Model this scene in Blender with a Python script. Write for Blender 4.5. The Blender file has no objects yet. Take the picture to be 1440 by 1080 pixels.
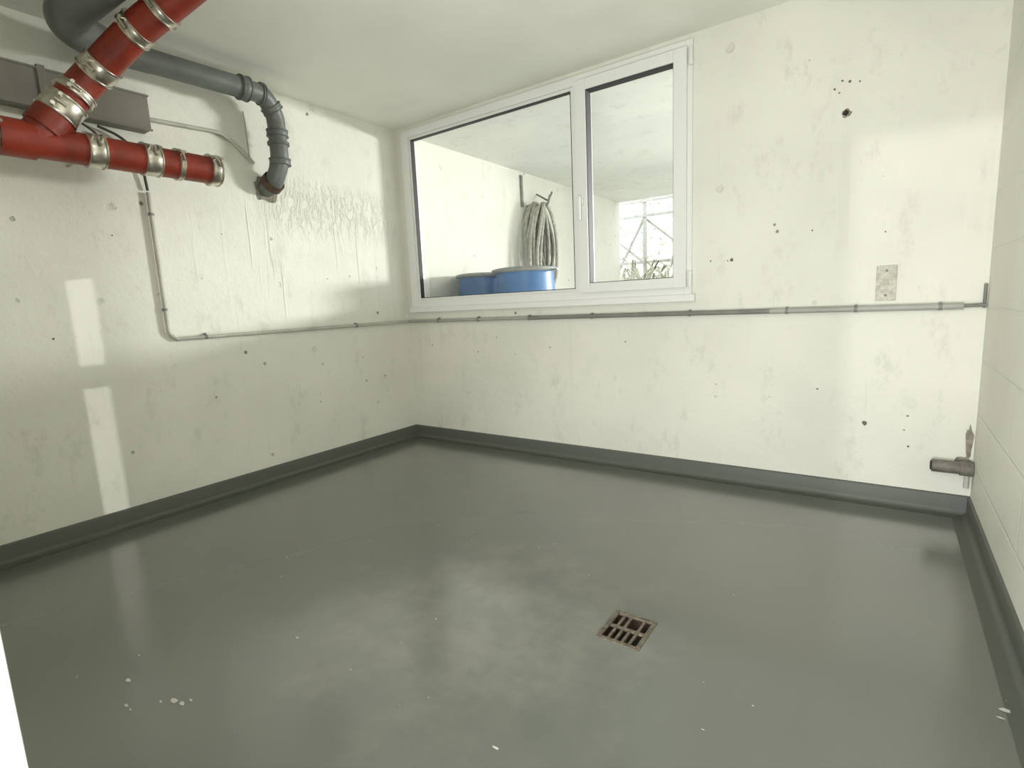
import bpy, math, random
from mathutils import Vector, Matrix
random.seed(7)
S=bpy.context.scene
S.view_settings.view_transform='Standard'
S.view_settings.look='None'

# ---------------------------------------------------------------- materials
def new_mat(name):
    m=bpy.data.materials.new(name); m.use_nodes=True
    nt=m.node_tree; b=nt.nodes['Principled BSDF']
    return m,nt,b
def simple(name,col,rough=.5,metal=0,var=.0,vscale=20,bump=0,bscale=60,spec=.5):
    m,nt,b=new_mat(name)
    b.inputs['Roughness'].default_value=rough; b.inputs['Metallic'].default_value=metal
    b.inputs['Specular IOR Level'].default_value=spec
    tc=nt.nodes.new('ShaderNodeTexCoord')
    n=nt.nodes.new('ShaderNodeTexNoise'); n.inputs['Scale'].default_value=vscale; n.inputs['Detail'].default_value=5
    nt.links.new(tc.outputs['Object'],n.inputs['Vector'])
    r=nt.nodes.new('ShaderNodeValToRGB')
    r.color_ramp.elements[0].position=.3; r.color_ramp.elements[1].position=.7
    r.color_ramp.elements[0].color=[c*(1-var) for c in col]+[1]
    r.color_ramp.elements[1].color=[min(1,c*(1+var)) for c in col]+[1]
    nt.links.new(n.outputs['Fac'],r.inputs['Fac']); nt.links.new(r.outputs['Color'],b.inputs['Base Color'])
    if bump:
        n2=nt.nodes.new('ShaderNodeTexNoise'); n2.inputs['Scale'].default_value=bscale; n2.inputs['Detail'].default_value=4
        nt.links.new(tc.outputs['Object'],n2.inputs['Vector'])
        bp=nt.nodes.new('ShaderNodeBump'); bp.inputs['Strength'].default_value=bump; bp.inputs['Distance'].default_value=.01
        nt.links.new(n2.outputs['Fac'],bp.inputs['Height']); nt.links.new(bp.outputs['Normal'],b.inputs['Normal'])
    return m

def N(nt,t,**k):
    n=nt.nodes.new(t)
    for a,v in k.items(): setattr(n,a,v)
    return n
def math_(nt,op,a,b=None,clamp=False):
    n=N(nt,'ShaderNodeMath',operation=op); n.use_clamp=clamp
    for i,v in enumerate((a,b)):
        if v is None: continue
        if isinstance(v,(int,float)): n.inputs[i].default_value=v
        else: nt.links.new(v,n.inputs[i])
    return n.outputs[0]
def maprange(nt,v,a,b,c=0,d=1):
    n=N(nt,'ShaderNodeMapRange'); n.interpolation_type='SMOOTHSTEP'
    nt.links.new(v,n.inputs[0])
    for i,x in enumerate((a,b,c,d)): n.inputs[i+1].default_value=x
    return n.outputs[0]
def noise(nt,vec,scale,detail=4,rough=.5,sc=None):
    if sc:
        mp=N(nt,'ShaderNodeMapping'); mp.inputs['Scale'].default_value=sc
        nt.links.new(vec,mp.inputs['Vector']); vec=mp.outputs[0]
    n=N(nt,'ShaderNodeTexNoise'); n.inputs['Scale'].default_value=scale
    n.inputs['Detail'].default_value=detail; n.inputs['Roughness'].default_value=rough
    nt.links.new(vec,n.inputs['Vector']); return n.outputs['Fac']

WALL=(.77,.765,.68)
def wall_mat(name,col=WALL,pits=True,patch=False,blocks=False,bump=.5):
    m,nt,b=new_mat(name); L=nt.links
    tc=N(nt,'ShaderNodeTexCoord'); P=tc.outputs['Object']
    b.inputs['Roughness'].default_value=.62; b.inputs['Specular IOR Level'].default_value=.3
    big=noise(nt,P,1.3,4); r=N(nt,'ShaderNodeMix',data_type='RGBA')
    L.new(maprange(nt,big,.3,.7),r.inputs[0])
    r.inputs[6].default_value=[c*.92 for c in col]+[1]; r.inputs[7].default_value=[min(1,c*1.02) for c in col]+[1]
    out=r.outputs[2]
    h=math_(nt,'MULTIPLY',noise(nt,P,9,6,.6),.5)
    h=math_(nt,'ADD',h,math_(nt,'MULTIPLY',noise(nt,P,70,3),.12))
    s=N(nt,'ShaderNodeSeparateXYZ'); L.new(P,s.inputs[0])
    def mixc(fac,c):
        nonlocal out
        mx=N(nt,'ShaderNodeMix',data_type='RGBA'); L.new(fac,mx.inputs[0]); L.new(out,mx.inputs[6]); mx.inputs[7].default_value=(*c,1); out=mx.outputs[2]
    if pits:
        # small blow-holes in the cast concrete, scattered
        v=N(nt,'ShaderNodeTexVoronoi'); v.inputs['Scale'].default_value=6.5
        L.new(P,v.inputs['Vector'])
        sep=N(nt,'ShaderNodeSeparateColor'); L.new(v.outputs['Color'],sep.inputs[0])
        rad=maprange(nt,sep.outputs[0],.1,1.,.0,.085)
        pit=math_(nt,'SUBTRACT',math_(nt,'ADD',rad,math_(nt,'MULTIPLY',math_(nt,'SUBTRACT',noise(nt,P,60,3),.5),.07)),v.outputs['Distance'])
        pit=maprange(nt,pit,0,.035)
        mixc(math_(nt,'MULTIPLY',pit,maprange(nt,sep.outputs[1],.3,.95,.2,.85)),(.17,.15,.11))
        h=math_(nt,'SUBTRACT',h,math_(nt,'MULTIPLY',pit,.6))
        # larger shallow craters
        v2=N(nt,'ShaderNodeTexVoronoi'); v2.inputs['Scale'].default_value=2.8; L.new(P,v2.inputs['Vector'])
        sep2=N(nt,'ShaderNodeSeparateColor'); L.new(v2.outputs['Color'],sep2.inputs[0])
        rad2=maprange(nt,sep2.outputs[0],.1,1.,.0,.075)
        p2=maprange(nt,math_(nt,'SUBTRACT',math_(nt,'ADD',rad2,math_(nt,'MULTIPLY',math_(nt,'SUBTRACT',noise(nt,P,25,3),.5),.12)),v2.outputs['Distance']),0,.03)
        h=math_(nt,'SUBTRACT',h,math_(nt,'MULTIPLY',p2,.6)); mixc(math_(nt,'MULTIPLY',p2,.25),(.42,.40,.33))
        mixc(maprange(nt,noise(nt,P,4,7,.74,(1.5,1.5,.8)),.53,.69,0,.36),(.49,.48,.43))
        # vertical run marks left by the formwork
        st=math_(nt,'MULTIPLY',maprange(nt,noise(nt,P,5,3,.6,(3,3,.10)),.60,.68),maprange(nt,noise(nt,P,2.2,4,.6),.45,.6))
        mixc(math_(nt,'MULTIPLY',st,.08),(.45,.44,.38)); h=math_(nt,'ADD',h,math_(nt,'MULTIPLY',st,.15))
    if patch:
        my=math_(nt,'MULTIPLY',maprange(nt,s.outputs[1],-1.35,-.95),maprange(nt,s.outputs[1],-.25,-.02,1,0))
        mz=math_(nt,'MULTIPLY',maprange(nt,s.outputs[2],1.5,1.72),maprange(nt,s.outputs[2],1.82,2.0,1,0))
        mk=math_(nt,'MULTIPLY',my,mz)
        rp=noise(nt,P,13,7,.62,(1,1.6,.8))
        rr=math_(nt,'MULTIPLY',maprange(nt,rp,.42,.6),mk)
        h=math_(nt,'ADD',h,math_(nt,'MULTIPLY',rr,1.0))
        mz2=math_(nt,'MULTIPLY',maprange(nt,s.outputs[2],1.0,1.15),maprange(nt,s.outputs[2],1.75,1.95,1,0))
        my2=math_(nt,'MULTIPLY',maprange(nt,s.outputs[1],-1.5,-1.3),maprange(nt,s.outputs[1],-.4,-.2,1,0))
        dr=noise(nt,P,7,2,.5,(1,3.2,.12))
        h=math_(nt,'ADD',h,math_(nt,'MULTIPLY',math_(nt,'MULTIPLY',maprange(nt,dr,.60,.66),math_(nt,'MULTIPLY',mz2,my2)),.45))
    if blocks:
        br=N(nt,'ShaderNodeTexBrick'); br.inputs['Scale'].default_value=1
        br.inputs['Brick Width'].default_value=.5; br.inputs['Row Height'].default_value=.24
        br.inputs['Mortar Size'].default_value=.008; br.inputs['Mortar Smooth'].default_value=.6
        c=N(nt,'ShaderNodeCombineXYZ'); L.new(s.outputs[1],c.inputs[0]); L.new(s.outputs[2],c.inputs[1])
        L.new(c.outputs[0],br.inputs['Vector'])
        h=math_(nt,'SUBTRACT',h,math_(nt,'MULTIPLY',br.outputs['Fac'],.4))
    L.new(out,b.inputs['Base Color'])
    bp=N(nt,'ShaderNodeBump'); bp.inputs['Strength'].default_value=bump; bp.inputs['Distance'].default_value=.02
    L.new(h,bp.inputs['Height']); L.new(bp.outputs['Normal'],b.inputs['Normal'])
    return m

def floor_mat(name,worn=True):
    m,nt,b=new_mat(name); L=nt.links
    tc=N(nt,'ShaderNodeTexCoord'); P=tc.outputs['Object']
    big=noise(nt,P,.9,2,.4); fine=noise(nt,P,30,4,.6)
    r=N(nt,'ShaderNodeMix',data_type='RGBA'); L.new(maprange(nt,big,.35,.65),r.inputs[0])
    k=1.0 if worn else .92
    r.inputs[6].default_value=(.112*k,.121*k,.102*k,1); r.inputs[7].default_value=(.122*k,.131*k,.111*k,1)
    out=r.outputs[2]; rough=maprange(nt,noise(nt,P,1.5,2,.5),.3,.7,.17,.23)
    if worn:
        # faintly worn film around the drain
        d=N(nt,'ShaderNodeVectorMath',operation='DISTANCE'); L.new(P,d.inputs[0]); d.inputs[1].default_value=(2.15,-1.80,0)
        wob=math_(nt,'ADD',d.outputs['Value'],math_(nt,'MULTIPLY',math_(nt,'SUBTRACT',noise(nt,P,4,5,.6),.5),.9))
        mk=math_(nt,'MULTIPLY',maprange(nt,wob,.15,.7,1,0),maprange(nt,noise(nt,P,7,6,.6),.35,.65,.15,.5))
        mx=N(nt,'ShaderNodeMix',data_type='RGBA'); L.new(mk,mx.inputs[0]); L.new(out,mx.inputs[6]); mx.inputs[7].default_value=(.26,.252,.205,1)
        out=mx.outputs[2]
        # brownish dusty area
        d2=N(nt,'ShaderNodeVectorMath',operation='DISTANCE'); L.new(P,d2.inputs[0]); d2.inputs[1].default_value=(2.75,-.95,0)
        w2=math_(nt,'ADD',d2.outputs['Value'],math_(nt,'MULTIPLY',math_(nt,'SUBTRACT',noise(nt,P,3,5,.6),.5),.8))
        mx2=N(nt,'ShaderNodeMix',data_type='RGBA'); L.new(maprange(nt,w2,.1,.75,.55,0),mx2.inputs[0]); L.new(out,mx2.inputs[6]); mx2.inputs[7].default_value=(.150,.133,.098,1)
        out=mx2.outputs[2]
        # a few small scuffs
        sc=maprange(nt,noise(nt,P,14,6,.7),.69,.76,0,.4)
        mx3=N(nt,'ShaderNodeMix',data_type='RGBA'); L.new(sc,mx3.inputs[0]); L.new(out,mx3.inputs[6]); mx3.inputs[7].default_value=(.07,.07,.058,1)
        out=mx3.outputs[2]
    L.new(out,b.inputs['Base Color'])
    if worn:
        L.new(rough,b.inputs['Roughness'])
        b.inputs['Specular IOR Level'].default_value=1.0
        b.inputs['Coat Weight'].default_value=.7; L.new(math_(nt,'MULTIPLY',rough,.9),b.inputs['Coat Roughness'])
    else:
        b.inputs['Roughness'].default_value=.5; b.inputs['Specular IOR Level'].default_value=.4
    bp=N(nt,'ShaderNodeBump'); bp.inputs['Strength'].default_value=.09; bp.inputs['Distance'].default_value=.01
    L.new(math_(nt,'ADD',math_(nt,'MULTIPLY',noise(nt,P,4,1),1.4),math_(nt,'MULTIPLY',fine,.10)),bp.inputs['Height']); L.new(bp.outputs['Normal'],b.inputs['Normal'])
    if worn: L.new(bp.outputs['Normal'],b.inputs['Coat Normal'])
    return m

M_wl=wall_mat('paint_concrete_left',patch=True)
M_ww=wall_mat('paint_concrete_window',bump=.4)
M_wr=wall_mat('paint_block_right',pits=False,blocks=True,bump=.4)
M_ceil=wall_mat('paint_ceiling',col=(.85,.85,.77),pits=False,bump=.05)
M_out=wall_mat('paint_outside',col=(.82,.83,.78),bump=.2)
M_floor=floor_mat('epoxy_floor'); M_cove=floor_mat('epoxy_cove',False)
M_pvc=simple('white_pvc',(.79,.795,.76),.3)
M_gasket=simple('black_gasket',(.02,.02,.02),.6)
M_red=simple('red_cast_iron',(.22,.026,.011),.42,var=.3,vscale=9,bump=.15,bscale=40)
M_steel=simple('clamp_steel',(.62,.59,.52),.28,1,var=.25,vscale=25)
M_gpipe=simple('grey_plastic_pipe',(.125,.135,.125),.45,var=.15,vscale=12,bump=.05)
M_rubber=simple('dark_seal',(.05,.05,.045),.6)
M_rust=simple('rusty_iron',(.085,.05,.032),.85,var=.5,vscale=30,bump=.6,bscale=50)
M_stub=simple('old_pipe_metal',(.17,.16,.135),.6,.2,var=.3,vscale=30,bump=.4,bscale=50)
M_cond=simple('grey_conduit',(.36,.36,.32),.45,var=.1,vscale=8)
M_cond_d=simple('grey_conduit_dark',(.20,.20,.18),.5,var=.15,vscale=8)
M_cond_w=simple('painted_conduit',(.46,.45,.39),.5,var=.15,vscale=8)
M_duct=simple('duct_grey',(.20,.19,.155),.6,var=.12,vscale=6)
M_blue=simple('blue_hdpe',(.07,.18,.40),.42,var=.1,vscale=8)
M_lid=simple('lid_grey',(.27,.28,.26),.5,var=.1)
M_hose=simple('hose_grey',(.42,.41,.35),.5,var=.25,vscale=30)
M_hose2=simple('hose_dark',(.18,.175,.14),.5,var=.25,vscale=30)
M_plate=simple('aged_plate',(.50,.49,.41),.6,var=.25,vscale=60)
M_conc=simple('bare_concrete',(.26,.24,.19),.9,var=.4,vscale=25,bump=.8,bscale=60)
M_hole=simple('hole_dark',(.03,.025,.02),.9)
M_hole2=simple('hole_brown',(.15,.13,.10),.9)
M_white=simple('white_paint',(.62,.62,.56),.5,var=.05)
M_ground=simple('pale_paving',(.68,.68,.63),.9,var=.15,vscale=40,bump=.4)
M_leaf=simple('dry_leaf',(.66,.66,.56),.7,var=.3,vscale=5)
M_wood=simple('galvanised_grid',(.46,.47,.44),.6,var=.15)
M_stone=simple('pale_rendered_wall',(.66,.65,.58),.8,var=.15,vscale=3)
M_drain=simple('drain_rusty',(.17,.145,.11),.6,.3,var=.45,vscale=60,bump=.5,bscale=120)

def glass_mat():
    m=bpy.data.materials.new('window_glass'); m.use_nodes=True; nt=m.node_tree; nt.nodes.clear()
    o=N(nt,'ShaderNodeOutputMaterial'); t=N(nt,'ShaderNodeBsdfTransparent'); t.inputs[0].default_value=(.95,.96,.95,1)
    g=N(nt,'ShaderNodeBsdfGlossy'); g.inputs['Roughness'].default_value=.01
    ge=N(nt,'ShaderNodeNewGeometry'); d=N(nt,'ShaderNodeVectorMath',operation='DOT_PRODUCT')
    nt.links.new(ge.outputs['Normal'],d.inputs[0]); nt.links.new(ge.outputs['Incoming'],d.inputs[1])
    c=math_(nt,'SUBTRACT',1.0,math_(nt,'ABSOLUTE',d.outputs['Value']),True)
    f=math_(nt,'ADD',math_(nt,'MULTIPLY',math_(nt,'POWER',c,5),.9),.05,True)
    mx=N(nt,'ShaderNodeMixShader'); nt.links.new(f,mx.inputs[0]); nt.links.new(t.outputs[0],mx.inputs[1]); nt.links.new(g.outputs[0],mx.inputs[2])
    nt.links.new(mx.outputs[0],o.inputs[0]); return m
M_glass=glass_mat()

# ---------------------------------------------------------------- mesh builder
class MB:
    def __init__(s): s.v=[];s.f=[];s.m=[];s.sm=[];s.mats=[]
    def mi(s,mat):
        if mat not in s.mats: s.mats.append(mat)
        return s.mats.index(mat)
    def add(s,vs,fs,mat,smooth=False):
        o=len(s.v); s.v+= [tuple(v) for v in vs]; k=s.mi(mat)
        for f in fs: s.f.append([i+o for i in f]); s.m.append(k); s.sm.append(smooth)
    def box(s,a,b,mat):
        x0,y0,z0=[min(a[i],b[i]) for i in range(3)]; x1,y1,z1=[max(a[i],b[i]) for i in range(3)]
        vs=[(x0,y0,z0),(x1,y0,z0),(x1,y1,z0),(x0,y1,z0),(x0,y0,z1),(x1,y0,z1),(x1,y1,z1),(x0,y1,z1)]
        s.add(vs,[(0,3,2,1),(4,5,6,7),(0,1,5,4),(1,2,6,5),(2,3,7,6),(3,0,4,7)],mat)
    def tube(s,path,rad,mat,n=24,caps=True):
        P=[Vector(p) for p in path]; R=rad if isinstance(rad,(list,tuple)) else [rad]*len(P)
        T=[]
        for i in range(len(P)):
            a=P[max(0,i-1)];b=P[min(len(P)-1,i+1)]; t=(b-a)
            T.append(t.normalized() if t.length>1e-9 else T[-1])
        u=T[0].orthogonal().normalized(); vs=[];fs=[]
        for i in range(len(P)):
            if i: u=(T[i-1].rotation_difference(T[i])@u); u=(u-T[i]*u.dot(T[i])).normalized()
            w=T[i].cross(u)
            for k in range(n):
                a=2*math.pi*k/n; vs.append(P[i]+R[i]*(math.cos(a)*u+math.sin(a)*w))
        for i in range(len(P)-1):
            for k in range(n):
                k2=(k+1)%n; fs.append((i*n+k,i*n+k2,(i+1)*n+k2,(i+1)*n+k))
        s.add(vs,fs,mat,True)
        if caps:
            s.add(vs[:n],[tuple(reversed(range(n)))],mat); s.add(vs[-n:],[tuple(range(n))],mat)
    def lathe(s,c,prof,mat,n=40):
        vs=[];fs=[]
        for r,z in prof:
            for k in range(n):
                a=2*math.pi*k/n; vs.append((c[0]+r*math.cos(a),c[1]+r*math.sin(a),c[2]+z))
        for i in range(len(prof)-1):
            for k in range(n):
                k2=(k+1)%n; fs.append((i*n+k,i*n+k2,(i+1)*n+k2,(i+1)*n+k))
        s.add(vs,fs,mat,True)
    def clamp(s,ymax=None,xmin=.0015):
        # cut flush with the wall faces and the ceiling soffit
        s.v=[(max(x,xmin),y if ymax is None else min(y,ymax),min(z,2.4385 if y>.2 else 2.4485)) for x,y,z in s.v]; return s
    def obj(s,name,bevel=0,parent=None):
        me=bpy.data.meshes.new(name); me.from_pydata(s.v,[],s.f)
        for m in s.mats: me.materials.append(m)
        for i,p in enumerate(me.polygons): p.material_index=s.m[i]; p.use_smooth=s.sm[i]
        me.update(); o=bpy.data.objects.new(name,me); S.collection.objects.link(o)
        if bevel:
            b=o.modifiers.new('bevel','BEVEL'); b.width=bevel; b.segments=2; b.limit_method='ANGLE'
        if parent: o.parent=parent
        return o
def fillet(pts,r,n=8):
    P=[Vector(p) for p in pts]; out=[P[0]]
    for i in range(1,len(P)-1):
        a=(P[i-1]-P[i]);b=(P[i+1]-P[i]); rr=min(r,a.length*.48,b.length*.48)
        p0=P[i]+a.normalized()*rr;p2=P[i]+b.normalized()*rr
        for k in range(n+1):
            t=k/n; out.append((1-t)**2*p0+2*t*(1-t)*P[i]+t*t*p2)
    out.append(P[-1]); return out
def at(a,b,t): return Vector(a).lerp(Vector(b),t)

W=3.58; H=2.45; YB=-2.975
X0,X1,Z0,Z1=.07,2.31,1.07,2.42   # window opening
# ---------------------------------------------------------------- shell
m=MB(); m.box((-.2,-4.2,0),(0,4.3,2.6),M_wl); m.obj('wall_left')
m=MB()
m.box((0,0,0),(X0,.2,H),M_ww); m.box((X1,0,0),(W+.2,.2,H),M_ww); m.box((X0,0,0),(X1,.2,Z0),M_ww); m.box((X0,0,Z1),(X1,.2,H),M_ww)
m.obj('wall_window')
m=MB(); m.box((W,-4.2,0),(W+.2,0,H),M_wr); m.obj('wall_right')
# back wall with doorway and an added slit shaping light strips on the left wall
m=MB(); T=YB-.15; sa,sb=.522,.685
m.box((0,T,0),(sa,YB,H),M_wr); m.box((sb,T,0),(2.3,YB,H),M_wr)
m.box((sa,T,0),(sb,YB,.20),M_wr); m.box((sa,T,.745),(sb,YB,.836),M_wr); m.box((sa,T,1.19),(sb,YB,H),M_wr)
m.box((2.3,T,2.1),(3.48,YB,H),M_wr); m.box((3.48,T,0),(W,YB,H),M_wr); m.obj('wall_back')
# door frame
m=MB(); m.box((2.285,T-.02,0),(2.315,YB,2.1),M_white); m.box((3.465,T-.02,0),(3.495,YB+.015,2.1),M_white); m.box((2.285,T-.02,2.08),(3.495,YB+.0,2.12),M_white)
m.obj('door_frame',.004)
m=MB(); m.box((-.2,-4.2,H),(W+.2,.2,H+.15),M_ceil); m.obj('ceiling')
# floor with a hole for the drain
dx0,dx1,dy0,dy1=2.512,2.650,-1.698,-1.537
m=MB()
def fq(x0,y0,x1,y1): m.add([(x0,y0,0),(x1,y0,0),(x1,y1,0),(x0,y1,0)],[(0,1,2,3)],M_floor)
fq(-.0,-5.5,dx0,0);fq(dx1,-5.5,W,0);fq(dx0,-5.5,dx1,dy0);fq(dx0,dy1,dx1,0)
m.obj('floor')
# coved skirting
prof=[(0,.092),(.008,.090),(.010,.084)]+[(.010+.022*(1-math.cos(a)),.024-.022*math.sin(a)) for a in [math.pi/2*k/6 for k in range(7)]]+[(.045,.0015),(.065,.001)]
def cove(name,p0,p1,nrm,ext=(0,0)):
    p0=Vector(p0);p1=Vector(p1);nrm=Vector(nrm); d=(p1-p0).normalized(); vs=[];fs=[]
    for (o,z) in prof:
        vs.append(p0+nrm*o+Vector((0,0,z))+d*o*ext[0]); vs.append(p1+nrm*o+Vector((0,0,z))-d*o*ext[1])
    for i in range(len(prof)-1): fs.append((2*i,2*i+1,2*i+3,2*i+2))
    m=MB(); m.add(vs,fs,M_cove,True); return m.obj(name)
cove('baseboard_left',(0,YB,0),(0,0,0),(1,0,0),(0,1))
cove('baseboard_window',(0,0,0),(W,0,0),(0,-1,0),(1,1))
cove('baseboard_right',(W,0,0),(W,YB,0),(-1,0,0),(1,0))

# ---------------------------------------------------------------- window
m=MB(); ya,yb=-.018,.06
def frame(x0,z0,x1,z1,wl,wr,wb,wt,y0,y1,mat=M_pvc):
    m.box((x0,y0,z0),(x0+wl,y1,z1),mat); m.box((x1-wr,y0,z0),(x1,y1,z1),mat)
    m.box((x0+wl,y0,z0),(x1-wr,y1,z0+wb),mat); m.box((x0+wl,y0,z1-wt),(x1-wr,y1,z1),mat)
frame(X0,Z0,X1,Z1,.075,.04,.06,.055,ya,yb)
frame(X0+.075,Z0+.06,1.585,Z1-.055,.022,.022,.015,.02,-.008,.05)
m.box((1.583,ya,Z0+.06),(1.625,yb,Z1-.055),M_pvc)
frame(1.610,Z0+.045,2.285,Z1-.04,.068,.072,.058,.062,-.042,.045)
frame(1.678,Z0+.103,2.213,Z1-.102,.004,.004,.004,.004,-.034,.03,M_gasket)
frame(X0+.097,Z0+.075,1.563,Z1-.075,.004,.004,.004,.004,-.010,.03,M_gasket)
m.box((X0-.02,-.03,Z0-.035),(X1+.02,.0,Z0+.004),M_pvc)
for z in (1.16,2.33): m.tube([(X1-.006,-.03,z-.045),(X1-.006,-.03,z+.045)],.011,M_pvc,12)
w=m.obj('window_1',.003)
g=MB()
for (a,b,c,d,y) in ((X0+.1,Z0+.078,1.56,Z1-.078,.02),(1.68,Z0+.105,2.21,Z1-.105,.002)):
    g.add([(a,y,b),(c,y,b),(c,y,d),(a,y,d)],[(0,1,2,3)],M_glass)
g.obj('glass',parent=w)
h=MB(); h.box((1.628,-.052,1.655),(1.656,-.042,1.725),M_pvc); h.tube([(1.642,-.052,1.69),(1.642,-.075,1.69)],.009,M_pvc,12)
h.tube(fillet([(1.642,-.075,1.70),(1.642,-.082,1.66),(1.642,-.080,1.56)],.02),[.010]*10+[.009],M_pvc,12); h.obj('handle',.002,parent=w)

# ---------------------------------------------------------------- red soil pipe
RX,RZ,RR=.35,1.808,.066
def band(m,c,d,w,r,mat=M_steel,lug=True):
    c=Vector(c);d=Vector(d).normalized()
    m.tube([c-d*w/2,c-d*w/2+d*.004,c+d*w/2-d*.004,c+d*w/2],[r,r+.003,r+.003,r],mat,28)
    for e in (-1,1): m.tube([c+d*e*(w/2-.007),c+d*e*(w/2-.001)],r+.006,mat,28)
    if lug:
        u=Vector((1,0,.35)); u=(u-d*u.dot(d)).normalized(); w_=d.cross(u)
        q=c+u*(r+.012)
        m.tube([q-w_*.022,q+w_*.022],.006,mat,8); 
        for e in (-1,1): m.tube([q+d*e*w*.3-w_*.016-u*.01,q+d*e*w*.3-w_*.016+u*.012],.008,mat,8)
m=MB()
m.tube([(RX,-2.40,RZ),(RX,-1.62,RZ+.004)],RR,M_red,32)
B=[(RX,-2.345,RZ),(.40,-2.13,2.095),(.60,-2.01,2.262),(.82,-1.895,2.385),(.97,-1.82,2.47)]
bp_=fillet(B,.09); m.tube(bp_,RR*.97,M_red,32)
m.tube([(RX,-2.45,RZ),(RX,-2.34,RZ)],RR+.008,M_red,32)
m.tube([at(B[0],B[1],.18),at(B[0],B[1],.42)],RR+.006,M_red,32)
ad=(0,1,.01)
band(m,(RX,-2.137,RZ+.002),ad,.066,RR+.003); band(m,(RX,-1.92,RZ+.004),ad,.070,RR+.003)
band(m,(RX,-1.80,RZ+.005),ad,.022,RR+.003); band(m,(RX,-1.635,RZ+.005),ad,.05,RR+.006)
m.tube([(RX,-1.625,RZ+.006),(RX,-1.608,RZ+.006)],RR-.012,M_rust,24)
d=Vector(B[1])-Vector(B[0]); band(m,at(B[0],B[1],.50),d,.08,RR+.007); band(m,at(B[0],B[1],.74),d,.035,RR+.004)
d=Vector(B[2])-Vector(B[1]); band(m,at(B[1],B[2],.22),d,.07,RR+.003)
d=Vector(B[3])-Vector(B[2]); band(m,at(B[2],B[3],.03),d,.045,RR+.003); band(m,at(B[2],B[3],.55),d,.035,RR+.003)
m.tube([(RX,-2.9,RZ),(RX,-2.45,RZ)],.036,M_steel,24); band(m,(RX,-2.46,RZ),(0,1,0),.04,.055)
m.tube([(.0,-2.137,RZ),(RX-RR,-2.137,RZ)],.007,M_steel,10)
m.clamp().obj('red_soil_pipe')

# ---------------------------------------------------------------- grey waste pipe
m=MB()
G=fillet([(.86,-2.03,2.47),(.37,-2.20,2.31),(.20,-1.97,2.325),(.20,-1.80,2.325)],.12,10)
m.tube(G,[.078]*14+[.078-.02*k/(len(G)-15) for k in range(len(G)-14)],M_gpipe,32)
m.tube([(.2,-1.85,2.325),(.2,-1.30,2.335)],.056,M_gpipe,32)
band(m,(.2,-1.33,2.334),(0,1,0),.05,.062,M_gpipe,False)
e=fillet([(.2,-1.30,2.335),(.19,-1.20,2.335),(.155,-1.12,2.245),(.15,-1.115,2.17),(.15,-1.115,1.98),(.10,-1.135,1.88),(.06,-1.14,1.855),(.002,-1.14,1.85)],.06,6)
m.tube(e,.052,M_gpipe,32)
for c,d,wd in (((.19,-1.22,2.335),(0,1,0),.02),((.167,-1.145,2.28),(-.1,.6,-.7),.035),((.15,-1.115,2.15),(0,0,1),.04),((.15,-1.115,2.09),(0,0,1),.018),((.148,-1.115,1.985),(0,0,1),.04)):
    band(m,c,d,wd,.057,M_gpipe,False)
m.tube([(.095,-1.131,1.885),(.055,-1.137,1.862)],.066,M_rust,24)
m.clamp().obj('grey_waste_pipe')
m=MB(); vs=[(.004,-1.14,1.85)]
for k in range(20):
    a=2*math.pi*k/20; r=.085*random.uniform(.8,1.15); vs.append((.004,-1.14+r*math.cos(a),1.85+r*math.sin(a)))
m.add(vs,[(0,1+k,1+(k+1)%20) for k in range(20)],M_conc); m.obj('pipe_penetration_mortar')

# ---------------------------------------------------------------- duct on the left wall
m=MB(); m.box((0,-2.95,2.03),(.09,-1.785,2.195),M_duct); m.box((.088,-2.95,2.19),(.096,-1.78,2.20),M_duct); m.box((.088,-2.95,2.025),(.096,-1.78,2.035),M_duct)
m.box((.0,-2.22,2.0),(.098,-2.19,2.21),M_duct)
m.clamp().obj('cable_duct',.002)

# ---------------------------------------------------------------- conduits
def clip(m,c,axis,r):
    c=Vector(c); a=Vector((0,0,1)) if axis=='z' else (Vector((0,1,0)) if axis=='y' else Vector((1,0,0)))
    m.tube([c-a*.007,c+a*.007],r+.003,M_cond_d,12)
m=MB()
m.tube(fillet([(.018,-1.815,1.73),(.018,-1.812,.99),(.018,-1.775,.958)],.03),.0105,M_cond_w,12)
for z in (1.62,1.12): clip(m,(.018,-1.814,z),'z',.0105); m.box((.002,-1.822,z-.006),(.018,-1.803,z+.006),M_cond_d)
m.clamp().obj('electrical_conduit')
m=MB()
m.tube([(.018,-1.775,.958),(.018,-.022,.962)],.0105,M_cond_w,12)
for y in (-1.62,-.55): clip(m,(.018,y,.96),'y',.0105); m.box((.002,y-.006,.95),(.018,y+.006,.98),M_cond_d)
m.clamp(-.0015).obj('electrical_conduit')
m=MB()
m.tube([(.034,-.02,.962),(1.95,-.02,.966)],.012,M_cond,12)
m.tube([(1.2,-.02,.9645),(1.95,-.02,.966),(2.80,-.02,.966)],.0135,M_cond_d,12)
m.tube([(2.72,-.02,.966),(3.5,-.02,.966)],.015,M_cond,12); m.tube([(3.48,-.02,.966),(3.575,-.02,.968)],.008,M_cond_d,12)
m.tube([(3.570,-.012,.955),(3.570,-.012,1.06)],.006,M_cond_d,8)
for x in (.35,.75,1.2,1.68,2.3,2.8,3.1,3.42): clip(m,(x,-.02,.965),'x',.013); m.box((x-.006,-.02,.965),(x+.006,-.002,.986),M_cond_d)
m.clamp(-.0015).obj('electrical_conduit')
m=MB()
m.tube(fillet([(.02,-1.772,2.105),(.018,-1.40,2.122),(.018,-1.33,2.09),(.018,-1.21,1.985)],.06),.010,M_cond_w,12)
m.tube([(.008,-1.235,2.28),(.008,-1.225,2.0)],.004,M_cond_w,8)
m.clamp().obj('electrical_conduit')
m=MB()
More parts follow.
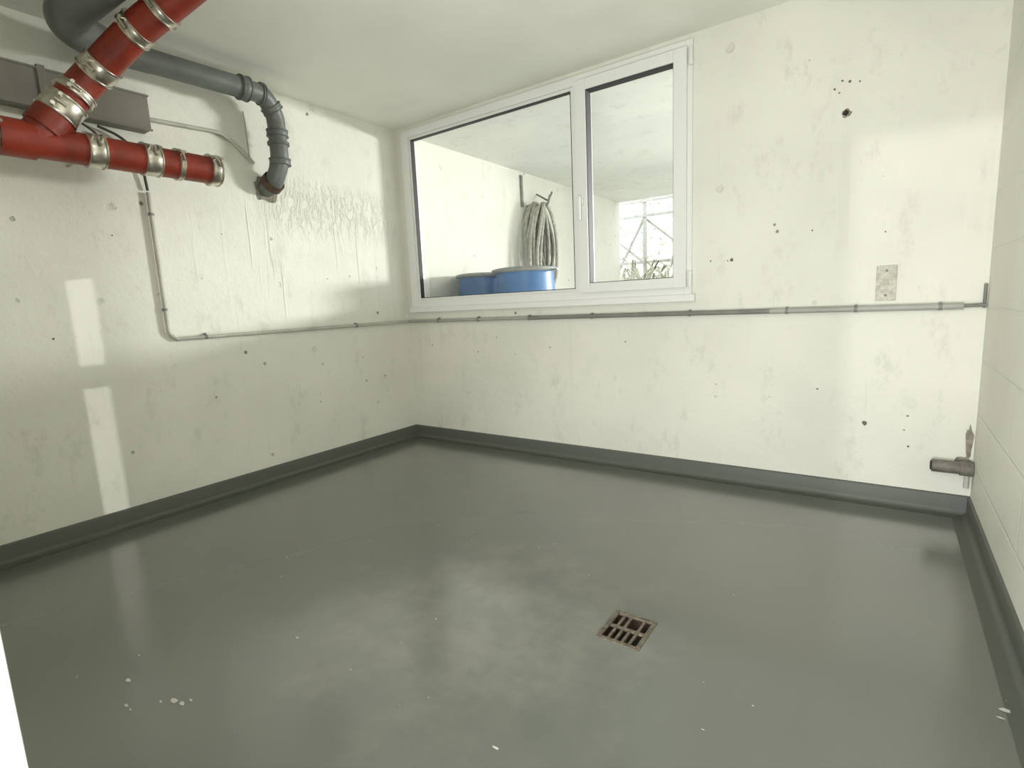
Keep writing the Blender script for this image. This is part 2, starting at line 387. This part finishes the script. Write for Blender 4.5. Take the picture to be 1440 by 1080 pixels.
m.tube(fillet([(.03,-2.0,2.015),(.03,-1.9,1.985),(.03,-1.83,1.90),(.018,-1.815,1.74)],.05),.007,M_rubber,8)
m.tube(fillet([(.05,-2.08,2.015),(.06,-2.02,1.97),(.1,-1.98,1.90)],.05),.005,M_rubber,8)
m.obj('hanging_cable')

# ---------------------------------------------------------------- wall details
def blob(m,c,r,plane,mat,off=.002,n=14,sx=1,sz=1):
    vs=[];
    for k in range(n+1):
        if k==0: a=0;rr=0
        else: a=2*math.pi*k/n; rr=r*random.uniform(.7,1.2)
        p=(rr*math.cos(a)*sx,rr*math.sin(a)*sz)
        if plane=='y': vs.append((c[0]+p[0],-off,c[1]+p[1]))
        elif plane=='x': vs.append((off,c[0]+p[0],c[1]+p[1]))
        else: vs.append((c[0]+p[0],c[1]+p[1],off))
    m.add(vs,[(0,k,k%n+1) for k in range(1,n+1)],mat)
m=MB()
blob(m,(3.02,1.885),.014,'y',M_hole); blob(m,(3.023,1.883),.021,'y',M_conc,.001)
for x,z,r in ((3.00,2.03,.005),(2.97,2.00,.005),(3.03,2.02,.007),(3.07,2.01,.004),(2.99,1.98,.004),(2.41,1.25,.005),(2.50,1.245,.004),(2.30,1.85,.004)):
    blob(m,(x,z),r,'y',M_hole2)
for x,z,r in ((3.16,.40,.010),(2.52,1.25,.009),(3.32,.38,.004),(1.9,.80,.005),(1.35,.76,.006),(2.95,.56,.006),(2.45,.56,.004),(.9,.83,.004),(.25,.77,.006),(.6,.4,.005),(2.9,1.36,.004),(3.2,1.32,.004),(3.33,.45,.006),(3.34,.30,.005)):
    blob(m,(x,z),r,'y',M_hole2,.002,14,1,random.uniform(.5,1.3))
for y,z,r in ((-1.6,.6,.006),(-.5,.72,.004),(-.9,.45,.005),(-.3,.55,.007),(-1.45,1.55,.004),(-2.0,1.5,.004),(-2.3,1.0,.005),(-.75,1.3,.004)):
    blob(m,(y,z),r,'x',M_hole2)
m.obj('wall_anchor_holes')
m=MB(); m.box((3.175,-.006,1.00),(3.255,0,1.165),M_plate); m.tube([(3.215,-.009,1.14),(3.215,-.005,1.14)],.006,M_cond_d,10); m.tube([(3.215,-.009,1.025),(3.215,-.005,1.025)],.006,M_cond_d,10)
m.obj('blank_wall_plate',.002)
m=MB()
m.tube([(3.43,-.04,.232),(3.55,-.04,.232)],.029,M_stub,20); m.tube([(3.43,-.04,.232),(3.425,-.04,.232)],.021,M_hole,20)
m.tube([(3.53,-.04,.232),(3.578,-.04,.232)],.034,M_stub,20); m.box((3.48,-.03,.20),(3.51,-.002,.25),M_stub)
m.tube([(3.560,-.02,.22),(3.560,-.02,.135)],.010,M_cond_w,12)
m.obj('pipe_stub')
m=MB(); 
blob(m,(3.562,.35),.036,'y',M_conc,.003,18,.4,2.2); blob(m,(3.545,.24),.045,'y',M_conc,.004,18,.7,1.1)
m.obj('mortar_patch')

# ---------------------------------------------------------------- floor drain
m=MB(); cx=(dx0+dx1)/2; cy=(dy0+dy1)/2
m.box((dx0,dy0,-.09),(dx1,dy1,-.08),M_hole)
for a,b in (((dx0,dy0,-.09),(dx0+.003,dy1,.0)),((dx1-.003,dy0,-.09),(dx1,dy1,0)),((dx0,dy0,-.09),(dx1,dy0+.003,0)),((dx0,dy1-.003,-.09),(dx1,dy1,0))): m.box(a,b,M_rust)
f=.011; z0,z1=-.006,.003
m.box((dx0-.004,dy0-.004,z0),(dx0+f,dy1+.004,z1),M_drain);m.box((dx1-f,dy0-.004,z0),(dx1+.004,dy1+.004,z1),M_drain)
m.box((dx0+f,dy0-.004,z0),(dx1-f,dy0+f,z1),M_drain);m.box((dx0+f,dy1-f,z0),(dx1-f,dy1+.004,z1),M_drain)
m.box((dx0+f,cy-.006,z0),(dx1-f,cy+.006,z1-.001),M_drain)
n=5; wI=(dx1-dx0-2*f)/n
for k in range(1,n):
    x=dx0+f+k*wI
    m.box((x-.0045,dy0+f,z0),(x+.0045,cy-.006,z1-.001),M_drain)
    if k!=3: m.box((x-.0045,cy+.006,z0),(x+.0045,dy1-f,z1-.001),M_drain)
m.obj('floor_drain',.0015)

# paint flecks on floor
m=MB()
FL=[(1.413,-2.615,.009),(1.53,-2.66,.007),(1.56,-2.66,.004),(1.628,-2.577,.011),(1.66,-2.57,.008),(1.67,-2.55,.005),(1.60,-2.60,.005),(1.671,-2.22,.006),(2.496,-2.219,.006),(3.515,-1.443,.012),(3.50,-1.48,.006),(3.53,-1.40,.006),(3.54,-1.50,.008),(2.0,-1.9,.003),(3.1,-2.0,.003),(1.1,-1.9,.003),(2.9,-1.9,.003)]
for i in range(26): FL.append((random.uniform(1.2,3.4),random.uniform(-2.7,-1.2),random.uniform(.001,.0022)))
for x,y,r in FL: blob(m,(x,y),r,'z',M_white,.0012,11,1.5,.6)
m.obj('paint_flecks')

# ---------------------------------------------------------------- outside (covered light well)
m=MB(); m.box((-4,.2,.35),(9,14,.5),M_ground); m.obj('ground_outside')
m=MB(); m.box((-.2,.2,2.44),(4.2,4.3,2.6),M_out); m.obj('ceiling_outside')
def barrel(name,x,y,z,r,h):
    m=MB()
    m.lathe((x,y,z),[(0,0),(r*.86,0),(r*.90,.015),(r*.97,h*.22),(r,h*.45),(r*.985,h*.7),(r*.95,h*.90),(r*.94,h*.965)],M_blue)
    for q in (.25,.68): m.lathe((x,y,z),[(r*.97,h*q-.02),(r*1.02,h*q-.01),(r*1.02,h*q+.01),(r*.97,h*q+.02)],M_blue)
    m.lathe((x,y,z),[(r*.93,h*.95),(r*1.06,h*.955),(r*1.09,h*.97),(r*1.09,h*.982),(r*1.0,h*.99)],M_lid)
    m.lathe((x,y,z),[(r*1.0,h*.99),(r*.9,h*.995),(r*.5,h*1.0),(0,h*1.0)],M_lid)
    m.box((x+r*.9,y-.02,z+h*.95),(x+r*1.25,y+.02,z+h*.965),M_lid)
    return m.obj(name)
barrel('plastic_barrel',.262,.68,.5,.22,.85)
barrel('plastic_barrel',.785,.58,.5,.25,.858)
# coiled hose on a hook, its loose end running down to the ground
m=MB(); hy=1.86
for i in range(12):
    yc=hy+.06*math.sin(i*2.3); hw=.07+.019*((i*7)%10); zb=1.12+.04*((i*3)%10); zt=2.11+random.uniform(-.02,.02); xo=.04+.018*i
    pts=[]
    for k in range(37):
        a=2*math.pi*k/36; t=(1-math.cos(a))/2
        yy=yc*t+hy*(1-t)+hw*math.sin(a)*(.6+.7*t); zz=zt+(zb-zt)*t
        pts.append((xo+.012*math.sin(3*a+i),yy,zz))
    m.tube(pts,.0165,M_hose if i%3 else M_hose2,10,False)
m.tube(fillet([(.15,hy+.02,1.6),(.14,hy-.05,1.1),(.16,hy-.02,.52),(.3,hy+.4,.517)],.12),.0165,M_hose,10)
m.tube([(.12,hy-.07,2.0),(.15,hy,1.98),(.12,hy+.07,2.0)],.022,M_hose2,10)
m.tube(fillet([(.002,hy,2.10),(.26,hy,2.08),(.27,hy+.03,2.18)],.03),.012,M_cond_d,10)
m.tube(fillet([(.002,hy+.2,2.25),(.15,hy+.2,2.16),(.2,hy+.2,2.25)],.03),.010,M_cond_d,10)
m.box((.002,1.735,2.08),(.02,1.765,2.40),M_cond_d)
m.clamp().obj('coiled_hose')
# scaffold-like metal railing beyond
m=MB(); yt=5.0
for x in [(-1.6+.84*i) for i in range(7)]: m.box((x,yt,.5),(x+.05,yt+.04,2.66),M_wood)
for z in [.75,1.6,2.30,2.52]: m.box((-1.6,yt-.025,z),(3.4,yt,z+.035),M_wood)
for i in range(6):
    x=-1.6+.84*i; m.tube([(x,yt+.06,.8),(x+.84,yt+.06,2.3)],.022,M_wood,8); m.tube([(x+.84,yt+.09,1.6),(x,yt+.09,2.3)],.018,M_wood,8)
m.obj('metal_railing')
m=MB()
for i in range(260):
    bx=random.uniform(-.4,2.4); by=random.uniform(4.45,4.85); a=random.uniform(0,6.28); l=random.uniform(.4,.95); lean=random.uniform(.1,.6)
    p=[Vector((bx,by,.5)),Vector((bx+math.cos(a)*lean*.4,by+math.sin(a)*.05,.5+l)),Vector((bx+math.cos(a)*lean,by+math.sin(a)*.1,.5+l*1.25)),Vector((bx+math.cos(a)*lean*1.5,by+math.sin(a)*.12,.5+l*1.15))]
    w_=.014; vs=[]
    for q,ww in zip(p,(w_,w_*1.3,w_,.002)): vs+=[q-Vector((ww,0,0)),q+Vector((ww,0,0))]
    m.add(vs,[(0,1,3,2),(2,3,5,4),(4,5,7,6)],M_leaf,True)
m.obj('dry_grass_plant')
m=MB()
for i in range(2200):
    zz=random.uniform(.5,2.9)
    c=Vector((random.uniform(-2,3.6),random.uniform(5.4,6.0),zz))
    a=Vector((random.uniform(-1,1),random.uniform(-1,1),random.uniform(-1,1))).normalized(); b=a.orthogonal().normalized(); s_=random.uniform(.02,.045)
    q=[c-a*s_,c+b*s_*.5,c+a*s_,c-b*s_*.5]; q=[Vector((v.x,v.y,max(v.z,.5))) for v in q]
    m.add(q,[(0,1,2,3)],M_leaf)
m.obj('climbing_hedge')
m=MB(); m.box((-4,8.0,.5),(7,8.2,3.2),M_stone)
m.obj('wall_garden')

# ---------------------------------------------------------------- lights
wd=bpy.data.worlds.new('sky'); S.world=wd; wd.use_nodes=True
bg=wd.node_tree.nodes['Background']; bg.inputs[0].default_value=(.96,.985,1,1); bg.inputs[1].default_value=2.75
def look(o,t): o.rotation_euler=(Vector(t)-o.location).to_track_quat('-Z','Y').to_euler()
def area(name,loc,tgt,sx,sy,p,col=(1,1,.98),spread=180):
    l=bpy.data.lights.new(name,'AREA'); l.shape='RECTANGLE'; l.size=sx; l.size_y=sy; l.energy=p; l.color=col; l.spread=math.radians(spread)
    o=bpy.data.objects.new(name,l); S.collection.objects.link(o); o.location=loc; look(o,tgt); return o
def spot(name,loc,tgt,ang,p,r,blend=.2,col=(1,1,.98)):
    l=bpy.data.lights.new(name,'SPOT'); l.spot_size=math.radians(ang); l.spot_blend=blend; l.energy=p; l.shadow_soft_size=r; l.color=col
    o=bpy.data.objects.new(name,l); S.collection.objects.link(o); o.location=loc; look(o,tgt); return o
area('daylight_outside',(5.2,5.2,1.88),(0,-1.6,1.3),1.2,.5,42,spread=50)
area('ceiling_fill',(2.65,-2.5,2.42),(2.5,-2.2,0),.9,.5,7)  # added fill light under the ceiling, no known fixture
area('corridor_fill',(2.9,-4.6,1.2),(2.2,0,1.9),1.6,1.8,26)  # added soft fill for the room, unseen behind the doorway
area('corridor_upfill',(2.9,-3.45,.2),(1.5,-1.0,2.45),.9,.4,46)  # added up-light to brighten the ceiling, not a real lamp
spot('corridor_spot',(1.39,-7.0,2.49),(3.2,0,.9),16,300,.06)
spot('corridor_spot_slit',(3.3,-7.0,.75),(.60,-3.05,.72),20,600,.03)  # added unseen source behind the slit, throws the left wall strips

# ---------------------------------------------------------------- camera
R=[[0.817871,0.573607,-0.045404],[-0.049117,0.148217,0.987734],[0.573301,-0.805609,0.149397]]
cam=bpy.data.cameras.new('camera'); co=bpy.data.objects.new('camera',cam); S.collection.objects.link(co)
M=Matrix(R).transposed().to_4x4(); M.translation=Vector((3.2187,-3.0957,1.0633)); co.matrix_world=M
cam.sensor_width=36; cam.sensor_fit='HORIZONTAL'; cam.lens=740.4464/1440*36; cam.clip_start=.01
S.camera=co
